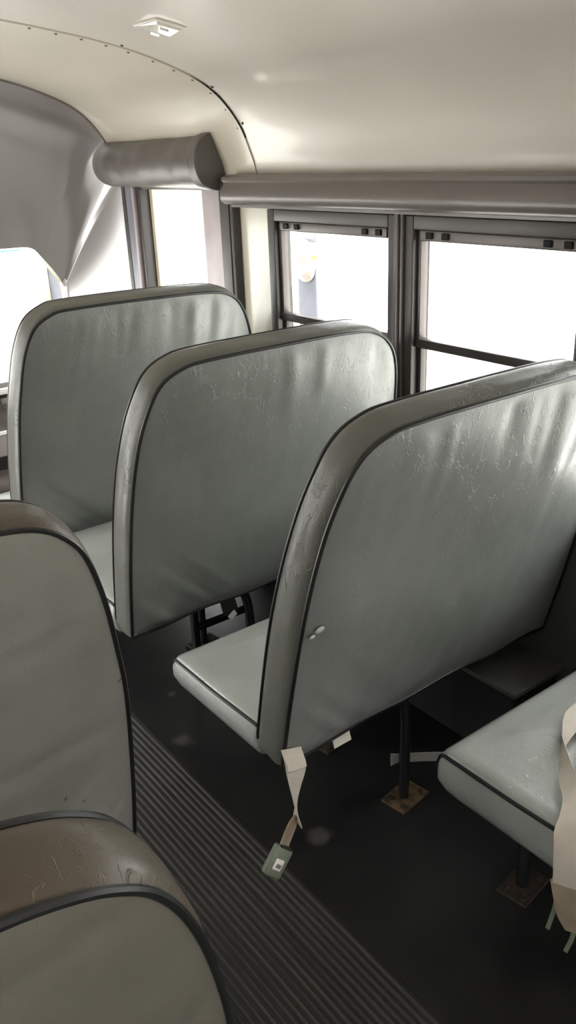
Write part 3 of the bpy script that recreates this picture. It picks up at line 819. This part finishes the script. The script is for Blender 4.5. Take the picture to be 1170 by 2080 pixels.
q = MB(); q.tube([(1.063, 3.235, .640), (1.072, 3.215, .59), (1.082, 3.195, .535)], .011, 12, rr=[.013, .010, .007]); q.build('lever', M['white'], d0)
q = MB(); q.box(.2, 1.0, 2.98, 3.19, 0, .40, .03)
ec = tag(q.build('engine_cover', M['brownbox']), 'dark brown engine cover below the dashboard', 'engine cover')
q = MB(); q.box(.945, 1.0, 2.972, 2.981, .30, .375, .002); wl = q.build('notice', M['white'], ec, smooth=False); wl['label'] = 'small white notice'

# ------------------------------------------------------------------ outside
q = MB(); q.box(-40, 40, -40, 40, -1.0, -.9); tag(q.build('ground', M['asphalt'], smooth=False), 'pale ground outside the bus', 'ground', kind='structure')
mr = empty('outside_mirror', (2.0, 2.54, -.9), 'grey post with round mirror outside the front side window', 'mirror')
q = MB(); q.box(2.0, 2.03, 2.485, 2.595, -.9, 1.10, .006); q.build('post', M['bluegrey'], mr)
q = MB(); q.box(2.0, 2.03, 2.475, 2.60, 1.19, 1.45, .006); q.build('upper_post', M['bluegrey'], mr)
def disc(y, z, r, mt, nm, dep=.03):
    q = MB(); rows = []
    for h, w in ((0, .96), (-.006, 1), (-.012, .97), (-.012-dep*.5, .7), (-.012-dep*.85, .35), (-.012-dep, .02)):
        rows.append([(1.995+h, y+r*w*math.cos(t*math.pi/12), z+r*w*math.sin(t*math.pi/12)) for t in range(24)])
    q.loft(rows, closed=True); q.f.append(tuple(range(24))); q.build(nm, mt, mr)
disc(2.535, 1.145, .058, M['bus_grey'], 'mirror_head'); disc(2.53, 1.10, .05, M['dash'], 'mirror_head', .02)
q = MB(); q.box(1.98, 2.0, 2.46, 2.52, 1.135, 1.15, .004); q.build('clamp', M['yellow'], mr)

# grey bus, out of view, added to cut daylight through the left windows
nb = empty('blocker_bus', (-2.9, -2.6, -.9), 'unseen grey bus added beyond the left windows to block daylight', 'bus')
def hull(xa, xb, y0, y1):
    P = [(xa, -.55), (xa, 1.45), (xa-.06, 1.75), (xa-.25, 2.0), (xa-.7, 2.12), (xb+.7, 2.12), (xb+.25, 2.0), (xb+.06, 1.75), (xb, 1.45), (xb, -.55)]
    q = MB(); q.prism(P, lambda p: (p[0], y0, p[1]), lambda p: (p[0], y1, p[1])); return q
hull(-1.65, -4.0, -7.5, 2.1).build('body', M['bus_grey'], nb, angle=30)
for k in range(12):
    q = MB(); q.box(-1.652, -1.64, -7.2+k*.76, -6.55+k*.76, .72, 1.36, .004); q.build('window', M['dash_dark'], nb)
q = MB(); q.box(-1.65, -1.63, -7.4, 2.0, .45, .50, .004); q.box(-1.65, -1.63, -7.4, 2.0, .0, .05, .004); q.build('rub_rail', M['rubber'], nb)
for y in (-5.6, .6):
    q = MB(); q.tube([(-1.62, y, -.43), (-1.9, y, -.43)], .47, 28); q.build('wheel', M['rubber'], nb)

# ------------------------------------------------------------------ light
w = bpy.data.worlds.new('world'); S.world = w; w.use_nodes = True
bg = w.node_tree.nodes['Background']
# overcast sky: zenith about three times as bright as the horizon
N = w.node_tree.nodes; L = w.node_tree.links
tc = N.new('ShaderNodeTexCoord'); sp = N.new('ShaderNodeSeparateXYZ'); L.new(tc.outputs['Generated'], sp.inputs[0])
mr_ = N.new('ShaderNodeMapRange'); mr_.inputs['From Min'].default_value = 0; mr_.inputs['From Max'].default_value = 1
mr_.inputs['To Min'].default_value = 2.6; mr_.inputs['To Max'].default_value = 8.0; L.new(sp.outputs['Z'], mr_.inputs['Value'])
bg.inputs['Color'].default_value = (1, .99, .985, 1); L.new(mr_.outputs['Result'], bg.inputs['Strength'])
S.view_settings.view_transform = 'Standard'; S.view_settings.look = 'None'
S.view_settings.gamma = 1; S.view_settings.use_curve_mapping = False
S.view_settings.exposure = .85
S.cycles.max_bounces = 12; S.cycles.diffuse_bounces = 6; S.cycles.glossy_bounces = 5; S.cycles.transparent_max_bounces = 16
S.cycles.use_denoising = True
